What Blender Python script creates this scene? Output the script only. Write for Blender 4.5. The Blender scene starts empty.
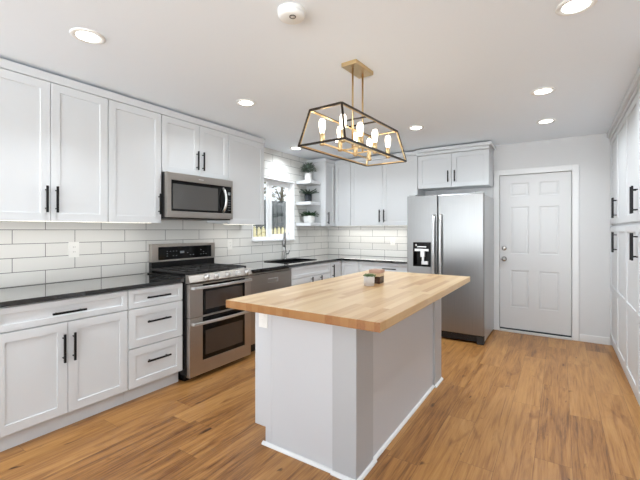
import bpy, bmesh, math, random
from mathutils import Vector, Matrix
random.seed(7)
R = math.radians
C = bpy.context.scene.collection

# ------------------------------------------------------------------ camera, light, exposure
sc = bpy.context.scene
cam = bpy.data.cameras.new('camera')
cam.sensor_width = 36.0
cam.lens = 368.243 * 36.0 / 640.0
cam.shift_y = -10.06 / 640.0
cam.clip_start = 0.02
cam_o = bpy.data.objects.new('camera', cam)
cam_o.location = (3.352, -0.126, 1.325)
cam_o.rotation_euler = (R(90), 0, R(33.141))
C.objects.link(cam_o)
sc.camera = cam_o

world = bpy.data.worlds.new('world')
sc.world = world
world.use_nodes = True
bg = world.node_tree.nodes['Background']
# pale sky above the horizon, brighter half added below it to lift the ceiling
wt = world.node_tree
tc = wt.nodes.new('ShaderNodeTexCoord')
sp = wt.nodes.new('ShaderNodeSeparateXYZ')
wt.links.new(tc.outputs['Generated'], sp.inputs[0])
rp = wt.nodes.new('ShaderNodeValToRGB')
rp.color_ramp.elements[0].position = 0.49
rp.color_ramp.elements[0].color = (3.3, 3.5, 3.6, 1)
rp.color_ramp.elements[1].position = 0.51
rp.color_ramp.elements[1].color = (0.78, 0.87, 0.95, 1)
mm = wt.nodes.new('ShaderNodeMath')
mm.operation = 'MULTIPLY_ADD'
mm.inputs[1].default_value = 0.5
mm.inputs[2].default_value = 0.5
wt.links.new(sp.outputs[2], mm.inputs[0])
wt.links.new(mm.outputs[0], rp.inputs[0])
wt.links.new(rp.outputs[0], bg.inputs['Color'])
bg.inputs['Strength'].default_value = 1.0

def area_light(name, loc, rot, sx, sy, power, color=(1, 1, 1), shape='RECTANGLE', parent=None, spread=180):
    l = bpy.data.lights.new(name, 'AREA')
    l.shape = shape
    l.size = sx
    l.size_y = sy
    l.energy = power
    l.color = color
    l.spread = R(spread)
    o = bpy.data.objects.new(name, l)
    o.location = loc
    o.rotation_euler = rot
    C.objects.link(o)
    if parent:
        o.parent = parent
    return o

# daylight from the open living side of the room, behind the photographer
area_light('daylight_opening', (2.2, -3.3, 1.30), (R(90), 0, 0), 4.0, 2.0, 9, (0.86, 0.94, 1.0))
DOWN_POWER = 4.2
BAR_POWER = 0.85

sc.view_settings.view_transform = 'Standard'
sc.view_settings.look = 'None'
sc.view_settings.gamma = 1
sc.view_settings.use_curve_mapping = False
sc.view_settings.exposure = 1.03

# ------------------------------------------------------------------ materials
def lin(c):
    out = []
    for v in c:
        v = v / 255.0
        out.append(v / 12.92 if v <= 0.04045 else ((v + 0.055) / 1.055) ** 2.4)
    return (*out, 1.0)

class NT:
    def __init__(self, name):
        self.m = bpy.data.materials.new(name)
        self.m.use_nodes = True
        self.t = self.m.node_tree
        self.b = self.t.nodes['Principled BSDF']
    def n(self, kind, **kw):
        nd = self.t.nodes.new(kind)
        for k, v in kw.items():
            setattr(nd, k, v)
        return nd
    def link(self, a, b):
        self.t.links.new(a, b)
    def math(self, op, a, b=None, c=None):
        nd = self.n('ShaderNodeMath', operation=op)
        for i, v in enumerate((a, b, c)):
            if v is None:
                continue
            if isinstance(v, (int, float)):
                nd.inputs[i].default_value = v
            else:
                self.link(v, nd.inputs[i])
        return nd.outputs[0]
    def xyz(self, x, y, z):
        nd = self.n('ShaderNodeCombineXYZ')
        for i, v in enumerate((x, y, z)):
            if isinstance(v, (int, float)):
                nd.inputs[i].default_value = v
            else:
                self.link(v, nd.inputs[i])
        return nd.outputs[0]
    def noise(self, vec, scale, detail=4, rough=0.55, dist=0.0):
        nd = self.n('ShaderNodeTexNoise')
        nd.inputs['Scale'].default_value = scale
        nd.inputs['Detail'].default_value = detail
        nd.inputs['Roughness'].default_value = rough
        nd.inputs['Distortion'].default_value = dist
        if vec is not None:
            self.link(vec, nd.inputs['Vector'])
        return nd.outputs[0]
    def ramp(self, fac, stops):
        nd = self.n('ShaderNodeValToRGB')
        el = nd.color_ramp.elements
        while len(el) < len(stops):
            el.new(0.5)
        for e, (p, col) in zip(el, stops):
            e.position = p
            e.color = col if len(col) == 4 else lin(col)
        self.link(fac, nd.inputs[0])
        return nd.outputs[0]
    def mix(self, fac, a, b, blend='MIX'):
        nd = self.n('ShaderNodeMix', data_type='RGBA', blend_type=blend)
        for i, v in ((0, fac), (6, a), (7, b)):
            if isinstance(v, (int, float)):
                nd.inputs[i].default_value = v
            elif isinstance(v, tuple):
                nd.inputs[i].default_value = v
            else:
                self.link(v, nd.inputs[i])
        return nd.outputs[2]
    def pos(self):
        g = self.n('ShaderNodeNewGeometry')
        s = self.n('ShaderNodeSeparateXYZ')
        self.link(g.outputs['Position'], s.inputs[0])
        return g, s.outputs[0], s.outputs[1], s.outputs[2]
    def bump(self, h, strength=0.2, dist=0.002):
        nd = self.n('ShaderNodeBump')
        nd.inputs['Strength'].default_value = strength
        nd.inputs['Distance'].default_value = dist
        self.link(h, nd.inputs['Height'])
        self.link(nd.outputs[0], self.b.inputs['Normal'])

def plain(name, col, rough=0.5, metal=0.0, ior=None, coat=0.0, var=0.0, emis=None, strength=0.0):
    k = NT(name)
    b = k.b
    c = lin(col)
    b.inputs['Base Color'].default_value = c
    b.inputs['Roughness'].default_value = rough
    b.inputs['Metallic'].default_value = metal
    if ior:
        b.inputs['IOR'].default_value = ior
    if coat:
        b.inputs['Coat Weight'].default_value = coat
        b.inputs['Coat Roughness'].default_value = 0.03
    if emis:
        b.inputs['Emission Color'].default_value = lin(emis)
        b.inputs['Emission Strength'].default_value = strength
    if var:
        g, x, y, z = k.pos()
        n = k.noise(g.outputs['Position'], 6.0, 3)
        d = tuple(v * (1 - var) for v in c[:3]) + (1,)
        k.link(k.ramp(n, [(0.3, d), (0.7, c)]), b.inputs['Base Color'])
    return k.m

def steel(name, col, rough, along='X'):
    k = NT(name)
    k.b.inputs['Metallic'].default_value = 1.0
    g, x, y, z = k.pos()
    if along == 'Z':
        v = k.xyz(k.math('MULTIPLY', x, 260), k.math('MULTIPLY', y, 260), k.math('MULTIPLY', z, 3))
    else:
        v = k.xyz(k.math('MULTIPLY', x, 3), k.math('MULTIPLY', y, 3), k.math('MULTIPLY', z, 260))
    n = k.noise(v, 1.0, 3)
    c = lin(col)
    k.link(k.ramp(n, [(0.25, tuple(q * 0.90 for q in c[:3]) + (1,)), (0.75, c)]), k.b.inputs['Base Color'])
    k.link(k.math('MULTIPLY_ADD', n, 0.10, rough - 0.05), k.b.inputs['Roughness'])
    k.bump(n, 0.04, 0.001)
    return k.m

def m_floor():
    k = NT('oak_plank')
    g, x, y, z = k.pos()
    W, L = 0.182, 1.22
    rx = k.math('DIVIDE', k.math('ADD', x, 0.05), W)
    row = k.math('FLOOR', rx)
    w1 = k.n('ShaderNodeTexWhiteNoise', noise_dimensions='1D')
    k.link(row, w1.inputs['W'])
    ry = k.math('ADD', k.math('DIVIDE', y, L), k.math('MULTIPLY', w1.outputs['Value'], 3.0))
    pl = k.math('FLOOR', ry)
    idn = k.math('ADD', k.math('MULTIPLY', row, 13.71), k.math('MULTIPLY', pl, 7.37))
    w2 = k.n('ShaderNodeTexWhiteNoise', noise_dimensions='1D')
    k.link(idn, w2.inputs['W'])
    rnd = w2.outputs['Value']
    fx = k.math('FRACT', rx)
    fy = k.math('FRACT', ry)
    ex = k.math('MULTIPLY', k.math('MINIMUM', fx, k.math('SUBTRACT', 1.0, fx)), W)
    ey = k.math('MULTIPLY', k.math('MINIMUM', fy, k.math('SUBTRACT', 1.0, fy)), L)
    seam = k.math('LESS_THAN', k.math('MINIMUM', ex, ey), 0.0011)
    idz = k.math('MULTIPLY', rnd, 37.0)
    grain = k.noise(k.xyz(k.math('MULTIPLY', x, 11), k.math('MULTIPLY', y, 0.9), idz), 1.0, 8, 0.66, 1.6)
    fine = k.noise(k.xyz(k.math('MULTIPLY', x, 110), k.math('MULTIPLY', y, 3.5), idz), 1.0, 4, 0.6, 0.2)
    blot = k.noise(k.xyz(k.math('MULTIPLY', x, 8.0), k.math('MULTIPLY', y, 1.5), k.math('ADD', idz, 5.0)), 1.0, 3, 0.5, 1.2)
    knot = k.noise(k.xyz(k.math('MULTIPLY', x, 17), k.math('MULTIPLY', y, 6.5), k.math('ADD', idz, 11.0)), 1.0, 2, 0.4, 0.5)
    f = k.math('ADD', k.math('MULTIPLY', grain, 0.62), k.math('MULTIPLY', fine, 0.38))
    f = k.math('ADD', f, k.math('MULTIPLY', k.math('SUBTRACT', rnd, 0.5), 0.14))
    col = k.ramp(f, [(0.31, (98, 59, 26)), (0.42, (146, 99, 51)), (0.52, (170, 121, 67)), (0.68, (188, 142, 86))])
    dark = k.ramp(blot, [(0.58, (255, 255, 255)), (0.74, (176, 150, 128))])
    col = k.mix(0.7, col, dark, 'MULTIPLY')
    kn = k.ramp(knot, [(0.70, (255, 255, 255)), (0.78, (105, 78, 58))])
    col = k.mix(0.85, col, kn, 'MULTIPLY')
    col = k.mix(k.math('MULTIPLY', seam, 0.65), col, lin((70, 42, 24)))
    k.link(col, k.b.inputs['Base Color'])
    k.link(k.math('MULTIPLY_ADD', fine, 0.15, 0.30), k.b.inputs['Roughness'])
    h = k.math('SUBTRACT', k.math('MULTIPLY', fine, 0.3), seam)
    k.bump(h, 0.25, 0.001)
    return k.m

def m_butcher():
    k = NT('butcher_block')
    g, x, y, z = k.pos()
    W, L = 0.043, 0.62
    rx = k.math('DIVIDE', x, W)
    row = k.math('FLOOR', rx)
    w1 = k.n('ShaderNodeTexWhiteNoise', noise_dimensions='1D')
    k.link(row, w1.inputs['W'])
    ry = k.math('ADD', k.math('DIVIDE', y, L), k.math('MULTIPLY', w1.outputs['Value'], 5.0))
    pl = k.math('FLOOR', ry)
    w2 = k.n('ShaderNodeTexWhiteNoise', noise_dimensions='1D')
    k.link(k.math('ADD', k.math('MULTIPLY', row, 11.3), k.math('MULTIPLY', pl, 5.9)), w2.inputs['W'])
    rnd = w2.outputs['Value']
    fine = k.noise(k.xyz(k.math('MULTIPLY', x, 90), k.math('MULTIPLY', y, 4), k.math('MULTIPLY_ADD', rnd, 40.0, k.math('MULTIPLY', z, 60))), 1.0, 4, 0.6, 0.3)
    f = k.math('ADD', k.math('MULTIPLY', rnd, 0.62), k.math('MULTIPLY', fine, 0.38))
    col = k.ramp(f, [(0.10, (172, 126, 78)), (0.30, (194, 158, 112)), (0.55, (205, 174, 130)), (0.85, (214, 188, 150))])
    # end grain shows darker on the sawn ends of the staves
    s = k.n('ShaderNodeSeparateXYZ')
    k.link(g.outputs['Normal'], s.inputs[0])
    end = k.math('GREATER_THAN', k.math('ABSOLUTE', s.outputs[1]), 0.7)
    col = k.mix(end, col, k.mix(1.0, col, lin((192, 160, 126)), 'MULTIPLY'))
    k.link(col, k.b.inputs['Base Color'])
    k.b.inputs['Roughness'].default_value = 0.32
    k.bump(fine, 0.05, 0.001)
    return k.m

def m_tile(name, axis, phase):
    # glossy white 10 x 41 cm brick-bond tile with grey joints
    k = NT(name)
    g, x, y, z = k.pos()
    u = y if axis == 'Y' else x
    H, W = 0.1045, 0.415
    rz = k.math('DIVIDE', k.math('SUBTRACT', z, 0.908), H)
    row = k.math('FLOOR', rz)
    odd = k.math('MODULO', k.math('ADD', row, 20.0), 2.0)
    ru = k.math('ADD', k.math('DIVIDE', k.math('SUBTRACT', u, phase), W), k.math('MULTIPLY', odd, 0.5))
    fu = k.math('FRACT', k.math('ADD', ru, 20.0))
    fz = k.math('FRACT', k.math('ADD', rz, 20.0))
    eu = k.math('MULTIPLY', k.math('MINIMUM', fu, k.math('SUBTRACT', 1.0, fu)), W)
    ez = k.math('MULTIPLY', k.math('MINIMUM', fz, k.math('SUBTRACT', 1.0, fz)), H)
    e = k.math('MINIMUM', eu, ez)
    joint = k.math('LESS_THAN', e, 0.0024)
    col = k.mix(joint, lin((226, 225, 221)), lin((112, 111, 109)))
    k.link(col, k.b.inputs['Base Color'])
    k.link(k.math('MULTIPLY_ADD', joint, 0.6, 0.12), k.b.inputs['Roughness'])
    w = k.noise(g.outputs['Position'], 9.0, 2)
    edge = k.math('MINIMUM', k.math('DIVIDE', e, 0.006), 1.0)
    k.bump(k.math('ADD', edge, k.math('MULTIPLY', w, 0.35)), 0.25, 0.002)
    return k.m

def m_stone():
    k = NT('black_stone')
    g, x, y, z = k.pos()
    n = k.noise(g.outputs['Position'], 260.0, 2)
    k.link(k.ramp(n, [(0.45, (14, 14, 15)), (0.75, (40, 40, 42))]), k.b.inputs['Base Color'])
    k.b.inputs['Roughness'].default_value = 0.05
    k.b.inputs['IOR'].default_value = 1.5
    k.b.inputs['Coat Weight'].default_value = 1.0
    k.b.inputs['Coat Roughness'].default_value = 0.03
    return k.m

def m_glass(name, rough=0.0):
    k = NT(name)
    tr = k.n('ShaderNodeBsdfTransparent')
    gl = k.n('ShaderNodeBsdfGlossy')
    gl.inputs['Roughness'].default_value = rough
    mx = k.n('ShaderNodeMixShader')
    fr = k.n('ShaderNodeFresnel')
    fr.inputs[0].default_value = 1.45
    k.link(k.math('MULTIPLY', fr.outputs[0], 0.25), mx.inputs[0])
    k.link(tr.outputs[0], mx.inputs[1])
    k.link(gl.outputs[0], mx.inputs[2])
    k.link(mx.outputs[0], k.t.nodes['Material Output'].inputs['Surface'])
    return k.m

def dull(m):
    m.node_tree.nodes['Principled BSDF'].inputs['Specular IOR Level'].default_value = 0.12
    return m

M = {
    'wall': plain('wall_paint', (214, 214, 214), 0.6),
    'ceiling': plain('ceiling_paint', (240, 246, 252), 0.8),
    'trim': plain('trim_paint', (228, 228, 228), 0.35),
    'cab': plain('cabinet_paint', (212, 214, 216), 0.5),
    'island': plain('island_paint', (203, 204, 207), 0.4),
    'post': plain('post_paint', (182, 183, 185), 0.4),
    'door': plain('door_paint', (212, 212, 212), 0.4),
    'black': plain('black_metal', (22, 22, 23), 0.4, 0.6),
    'floor': m_floor(),
    'butcher': m_butcher(),
    'tile_y': m_tile('tile_left', 'Y', 1.104),
    'tile_x': m_tile('tile_back', 'X', 0.22),
    'stone': m_stone(),
    'steel': steel('range_steel', (192, 185, 178), 0.36, 'X'),
    'steel_mw': steel('microwave_steel', (180, 174, 168), 0.34, 'X'),
    'fsteel': steel('fridge_steel', (158, 158, 158), 0.30, 'Z'),
    'fside': plain('fridge_side', (186, 187, 187), 0.34, 0.6),
    'bright': plain('bright_steel', (222, 222, 222), 0.32, 1.0),
    'chrome': plain('chrome', (220, 222, 225), 0.10, 1.0),
    'faucet_steel': plain('faucet_steel', (150, 150, 150), 0.22, 1.0),
    'sinkblack': dull(plain('black_composite', (10, 10, 11), 0.7)),
    'nickel': plain('satin_nickel', (176, 172, 166), 0.25, 1.0),
    'blackglass': plain('black_glass', (6, 6, 7), 0.06, 0.0, 1.35),
    'ovenglass': plain('oven_glass', (62, 52, 46), 0.08, 0.0, 1.55),
    'mwglass': plain('microwave_glass', (84, 82, 80), 0.10, 0.2, 1.5),
    'enamel': plain('black_enamel', (18, 18, 19), 0.25),
    'iron': plain('cast_iron', (42, 40, 39), 0.55),
    'plasticblack': plain('black_plastic', (20, 20, 22), 0.4),
    'plasticgrey': plain('grey_marks', (130, 136, 140), 0.4),
    'plasticwhite': plain('white_plastic', (238, 237, 233), 0.35),
    'slot': plain('outlet_slot', (70, 66, 60), 0.5),
    'brass': plain('brushed_brass', (216, 190, 146), 0.34, 1.0),
    'bronze': plain('dark_bronze', (52, 44, 38), 0.40, 0.7),
    'lens': plain('light_lens', (255, 255, 255), 0.4, emis=(255, 252, 246), strength=6.0),
    'bulb': plain('bulb_glow', (255, 244, 225), 0.2, emis=(255, 240, 220), strength=3.6),
    'led': plain('led_strip', (255, 255, 255), 0.4, emis=(255, 246, 228), strength=1.5),
    'pot_white': plain('white_ceramic', (236, 236, 234), 0.3),
    'pot_dark': plain('dark_glazed_pot', (38, 42, 48), 0.12),
    'cement': plain('pale_cement', (205, 198, 192), 0.8, var=0.12),
    'soil': plain('soil', (54, 44, 36), 0.9),
    'leaf_sage': plain('sage_leaf', (106, 122, 108), 0.6, var=0.35),
    'leaf_dark': plain('dark_leaf', (50, 70, 50), 0.45, var=0.4),
    'leaf_green': plain('green_leaf', (32, 72, 34), 0.45, var=0.4),
    'leaf_succ': plain('succulent_leaf', (100, 122, 74), 0.5, var=0.35),
    'candle_wood': plain('copper_lid', (190, 152, 132), 0.4, var=0.1),
    'candle_label': plain('beige_label', (212, 190, 158), 0.6),
    'candle_dark': plain('brown_glass', (58, 36, 28), 0.12),
    'glass': m_glass('window_glass'),
    'vinyl': plain('white_vinyl', (240, 241, 242), 0.35),
    'fence_grey': plain('weathered_board', (66, 70, 70), 0.85, var=0.35),
    'fence_sunlit': plain('sunlit_picket', (196, 184, 138), 0.8, var=0.15),  # sunlight on the lower fence is put into this pale picket colour
    'dirt': plain('bare_ground', (120, 108, 90), 0.95, var=0.3),
    'bark': plain('bark', (92, 80, 68), 0.9, var=0.3),
    'tree_leaf': plain('tree_leaf', (120, 118, 92), 0.7, var=0.4),
    'threshold': plain('door_sill', (214, 214, 212), 0.4, 0.3),
    'gasket': plain('door_sweep', (40, 44, 50), 0.6),
}

# ------------------------------------------------------------------ mesh helpers
class MB:
    def __init__(self):
        self.bm = bmesh.new()
    def quad(self, pts, mi=0):
        vs = [self.bm.verts.new(p) for p in pts]
        f = self.bm.faces.new(vs)
        f.material_index = mi
        return f
    def box(self, x0, x1, y0, y1, z0, z1, mi=0):
        v = [self.bm.verts.new((x, y, z)) for x in (x0, x1) for y in (y0, y1) for z in (z0, z1)]
        for f in ((0, 1, 3, 2), (4, 6, 7, 5), (0, 4, 5, 1), (2, 3, 7, 6), (0, 2, 6, 4), (1, 5, 7, 3)):
            fc = self.bm.faces.new([v[i] for i in f])
            fc.material_index = mi
        return self
    def tbox(self, T, u0, u1, d0, d1, z0, z1, mi=0):
        v = [self.bm.verts.new(T(u, d, z)) for u in (u0, u1) for d in (d0, d1) for z in (z0, z1)]
        for f in ((0, 1, 3, 2), (4, 6, 7, 5), (0, 4, 5, 1), (2, 3, 7, 6), (0, 2, 6, 4), (1, 5, 7, 3)):
            fc = self.bm.faces.new([v[i] for i in f])
            fc.material_index = mi
        return self
    def relief(self, T, us, zs, h, d0, mi=0):
        """solid over a grid of cells; h(i,j) is the front height of a cell, None where there is no cell"""
        nu, nz = len(us) - 1, len(zs) - 1
        H = lambda i, j: h(i, j) if 0 <= i < nu and 0 <= j < nz else None
        cache = {}
        def vt(u, d, z):
            key = (round(u, 5), round(d, 5), round(z, 5))
            if key not in cache:
                cache[key] = self.bm.verts.new(T(u, d, z))
            return cache[key]
        def face(*p):
            vs = []
            for q in p:
                v = vt(*q)
                if v not in vs:
                    vs.append(v)
            if len(vs) > 2:
                try:
                    self.bm.faces.new(vs).material_index = mi
                except ValueError:
                    pass
        for i in range(nu):
            for j in range(nz):
                a = H(i, j)
                if a is None:
                    continue
                u0, u1, z0, z1 = us[i], us[i + 1], zs[j], zs[j + 1]
                face((u0, a, z0), (u1, a, z0), (u1, a, z1), (u0, a, z1))
                face((u0, d0, z0), (u0, d0, z1), (u1, d0, z1), (u1, d0, z0))
                for (di, dj, p, q) in ((-1, 0, (u0, z0), (u0, z1)), (1, 0, (u1, z0), (u1, z1)), (0, -1, (u0, z0), (u1, z0)), (0, 1, (u0, z1), (u1, z1))):
                    b = H(i + di, j + dj)
                    lo = d0 if b is None else b
                    if lo < a - 1e-6:
                        face((p[0], lo, p[1]), (q[0], lo, q[1]), (q[0], a, q[1]), (p[0], a, p[1]))
        return self
    def shaker(self, T, u0, u1, z0, z1, t=0.02, rail=0.058, rec=0.009, d0=0.0):
        us = [u0, u0 + rail, u1 - rail, u1]
        zs = [z0, z0 + rail, z1 - rail, z1]
        return self.relief(T, us, zs, lambda i, j: d0 + t - rec if (i, j) == (1, 1) else d0 + t, d0)
    def tube(self, pts, r, n=10, mi=0, caps=True):
        pts = [Vector(p) for p in pts]
        rs = r if isinstance(r, (list, tuple)) else [r] * len(pts)
        rings = []
        ref = None
        for i, p in enumerate(pts):
            if i == 0:
                t = pts[1] - p
            elif i == len(pts) - 1:
                t = p - pts[i - 1]
            else:
                t = pts[i + 1] - pts[i - 1]
            t.normalize()
            if ref is None:
                ref = Vector((0, 0, 1)) if abs(t.z) < 0.9 else Vector((1, 0, 0))
            a = t.cross(ref).normalized()
            b = a.cross(t).normalized()
            ref = b
            rings.append([self.bm.verts.new(p + (a * math.cos(2 * math.pi * k / n) + b * math.sin(2 * math.pi * k / n)) * rs[i]) for k in range(n)])
        for i in range(len(rings) - 1):
            for k in range(n):
                f = self.bm.faces.new((rings[i][k], rings[i][(k + 1) % n], rings[i + 1][(k + 1) % n], rings[i + 1][k]))
                f.material_index = mi
                f.smooth = True
        if caps:
            for rg in (rings[0][::-1], rings[-1]):
                self.bm.faces.new(rg).material_index = mi
        return self
    def bar(self, p, q, w, h=None, up=(0, 0, 1), mi=0):
        p, q = Vector(p), Vector(q)
        h = h or w
        t = (q - p).normalized()
        u = Vector(up)
        if abs(t.dot(u)) > 0.98:
            u = Vector((1, 0, 0))
        a = t.cross(u).normalized() * w / 2
        b = a.cross(t).normalized() * h / 2
        vs = [self.bm.verts.new(e + sa * a + sb * b) for e in (p, q) for sa, sb in ((-1, -1), (1, -1), (1, 1), (-1, 1))]
        for f in ((0, 1, 2, 3), (4, 7, 6, 5), (0, 4, 5, 1), (1, 5, 6, 2), (2, 6, 7, 3), (3, 7, 4, 0)):
            self.bm.faces.new([vs[i] for i in f]).material_index = mi
        return self
    def lathe(self, c, prof, n=32, axis=(0, 0, 1), mi=0):
        c = Vector(c)
        ax = Vector(axis).normalized()
        q = Vector((0, 0, 1)).rotation_difference(ax).to_matrix()
        rings = []
        for r, z in prof:
            if r < 1e-6:
                rings.append([self.bm.verts.new(c + q @ Vector((0, 0, z)))])
            else:
                rings.append([self.bm.verts.new(c + q @ Vector((r * math.cos(2 * math.pi * k / n), r * math.sin(2 * math.pi * k / n), z))) for k in range(n)])
        for A, B in zip(rings, rings[1:]):
            for k in range(n):
                k2 = (k + 1) % n
                if len(A) == 1 and len(B) == 1:
                    continue
                if len(A) == 1:
                    f = self.bm.faces.new((A[0], B[k], B[k2]))
                elif len(B) == 1:
                    f = self.bm.faces.new((A[k], A[k2], B[0]))
                else:
                    f = self.bm.faces.new((A[k], A[k2], B[k2], B[k]))
                f.material_index = mi
                f.smooth = True
        for rg in (rings[0], rings[-1]):
            if len(rg) > 1:
                self.bm.faces.new(rg).material_index = mi
        return self
    def leaf(self, base, direction, length, width, thick=0.003, curl=0.25, n=5, mi=0):
        """a tapering two-sided leaf with a raised middle"""
        p = Vector(base)
        d = Vector(direction).normalized()
        side = d.cross(Vector((0, 0, 1)))
        if side.length < 1e-3:
            side = Vector((1, 0, 0))
        side.normalize()
        rows = []
        for i in range(n + 1):
            t = i / n
            w = width * (math.sin(math.pi * min(1, 0.18 + 0.82 * t)) ** 0.8) / 2 if t < 1 else 0.0005
            up = side.cross(d).normalized()
            rows.append([p + side * w, p + up * thick, p - side * w, p - up * thick])
            d = (d - Vector((0, 0, 1)) * curl / n).normalized()
            p = p + d * (length / n)
        vr = [[self.bm.verts.new(q) for q in r] for r in rows]
        for a, b in zip(vr, vr[1:]):
            for k in range(4):
                f = self.bm.faces.new((a[k], a[(k + 1) % 4], b[(k + 1) % 4], b[k]))
                f.smooth = True
                f.material_index = mi
        self.bm.faces.new(vr[0])
        self.bm.faces.new(vr[-1])
        return self

BASE = {}
def wloc(o):
    return BASE.get(o.name, Vector((0, 0, 0)))

def link_obj(name, mb, mats, parent=None, bevel=0.0, recalc=True, origin=None):
    bm = mb.bm
    if recalc:
        bmesh.ops.recalc_face_normals(bm, faces=bm.faces)
    xs = [v.co for v in bm.verts]
    if parent is None:
        if origin is None:
            lo = Vector((min(v.x for v in xs), min(v.y for v in xs), min(v.z for v in xs)))
            hi = Vector((max(v.x for v in xs), max(v.y for v in xs), max(v.z for v in xs)))
            origin = Vector(((lo.x + hi.x) / 2, (lo.y + hi.y) / 2, lo.z))
        org = Vector(origin)
    else:
        org = wloc(parent)
    bmesh.ops.translate(bm, verts=bm.verts, vec=-org)
    me = bpy.data.meshes.new(name)
    bm.to_mesh(me)
    bm.free()
    for m in (mats if isinstance(mats, (list, tuple)) else [mats]):
        me.materials.append(M[m] if isinstance(m, str) else m)
    o = bpy.data.objects.new(name, me)
    C.objects.link(o)
    if parent is None:
        o.location = org
    else:
        o.parent = parent
    BASE[o.name] = org
    if bevel:
        bv = o.modifiers.new('bevel', 'BEVEL')
        bv.width = bevel
        bv.segments = 2
        bv.limit_method = 'ANGLE'
        bv.angle_limit = R(40)
        bv.harden_normals = False
    return o

def tag(o, label, cat, group=None):
    o['label'] = label
    o['category'] = cat
    if group:
        o['group'] = group
    return o

def thing(name, label, cat, loc, group=None):
    o = bpy.data.objects.new(name, None)
    o.empty_display_size = 0.05
    C.objects.link(o)
    o.location = loc
    BASE[o.name] = Vector(loc)
    return tag(o, label, cat, group)

def struct(name, mb, mats, parent=None, bevel=0.0):
    o = link_obj(name, mb, mats, parent, bevel)
    if parent is None:
        o['kind'] = 'structure'
    return o

def part_label(o, s):
    o['label'] = s
    return o

# face frames: u runs along the face, d outward, z up
def left_face(x0):
    return lambda u, d, z: (x0 + d, u, z)
def back_face(y0):
    return lambda u, d, z: (u, y0 - d, z)
def right_face(x0):
    return lambda u, d, z: (x0 - d, u, z)

def pull(T, d, u, z, length, vertical, parent, r=0.0065, stand=0.033):
    mb = MB()
    h = length / 2
    if vertical:
        mb.tbox(T, u - r, u + r, d + stand - r, d + stand + r, z - h, z + h)
        for s in (-1, 1):
            zz = z + s * (h - 0.028)
            mb.tube([T(u, d, zz), T(u, d + stand, zz)], 0.005, 8)
    else:
        mb.tbox(T, u - h, u + h, d + stand - r, d + stand + r, z - r, z + r)
        for s in (-1, 1):
            uu = u + s * (h - 0.028)
            mb.tube([T(uu, d, z), T(uu, d + stand, z)], 0.005, 8)
    return link_obj('handle', mb, 'black', parent, 0.0015)

# ------------------------------------------------------------------ room shell
CEIL = 2.445
BACK = 5.248
RIGHT = 4.46
Y0 = -3.5
mb = MB().box(-0.16, RIGHT + 0.12, Y0, BACK + 0.12, -0.10, 0.0)
struct('floor', mb, 'floor')
mb = MB().box(-0.16, RIGHT + 0.12, Y0, BACK + 0.12, CEIL, CEIL + 0.12)
struct('ceiling', mb, 'ceiling')

WY0, WY1, WZ0, WZ1 = 3.40, 4.30, 1.19, 2.035
mb = MB()
mb.box(-0.16, 0.0, Y0, 0.55, 0.0, CEIL, 0)
mb.box(-0.16, 0.0, 0.55, WY0, 0.0, CEIL, 1)
mb.box(-0.16, 0.0, WY1, BACK + 0.12, 0.0, CEIL, 1)
mb.box(-0.16, 0.0, WY0, WY1, 0.0, WZ0, 1)
mb.box(-0.16, 0.0, WY0, WY1, WZ1, CEIL, 1)
struct('wall_left', mb, ['wall', 'tile_y'])
mb = MB()
mb.box(0.0, 1.69, BACK, BACK + 0.12, 0.0, CEIL, 1)
mb.box(1.69, 2.677, BACK, BACK + 0.12, 0.0, CEIL, 0)
mb.box(3.469, RIGHT, BACK, BACK + 0.12, 0.0, CEIL, 0)
mb.box(2.677, 3.469, BACK, BACK + 0.12, 2.04, CEIL, 0)
struct('wall_back', mb, ['wall', 'tile_x'])
mb = MB().box(RIGHT, RIGHT + 0.12, -1.2, BACK, 0.0, CEIL)
struct('wall_right', mb, 'wall')
mb = MB().box(3.54, 3.83, BACK - 0.014, BACK, 0.0, 0.085)
struct('baseboard_back', mb, 'trim', None, 0.004)

# entry door in the back wall
T = back_face(BACK + 0.03)
us = [2.682, 2.812, 3.012, 3.135, 3.335, 3.464]
zs = [0.045, 0.33, 0.80, 1.02, 1.62, 1.765, 1.925, 2.035]
def dh(i, j):
    return 0.018 if i in (1, 3) and j in (1, 3, 5) else 0.026
mb = MB().relief(T, us, zs, dh, -0.015)
for i in (1, 3):
    for j in (1, 3, 5):
        u0, u1, a0, a1 = us[i] + 0.022, us[i + 1] - 0.022, zs[j] + 0.022, zs[j + 1] - 0.022
        mb.tbox(T, u0, u1, 0.017, 0.0245, a0, a1)
d1 = struct('door_1', mb, 'door', None, 0.004)
Td = back_face(BACK + 0.004)
k = MB().lathe(Td(2.733, 0, 0.945), [(0.033, 0), (0.033, 0.006), (0.014, 0.012), (0.012, 0.030), (0.024, 0.038), (0.029, 0.050), (0.026, 0.062), (0.012, 0.068), (0, 0.069)], 24, (0, -1, 0))
link_obj('door_knob', k, 'nickel', d1)
k = MB().lathe(Td(2.733, 0, 1.085), [(0.030, 0), (0.030, 0.008), (0.022, 0.016), (0, 0.016)], 24, (0, -1, 0))
k.tbox(Td, 2.728, 2.738, 0.016, 0.030, 1.068, 1.102)
link_obj('deadbolt', k, 'nickel', d1)
k = MB().tbox(Td, 2.682, 3.464, -0.02, 0.004, 0.028, 0.045)
link_obj('door_sweep', k, 'gasket', d1)
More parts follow.
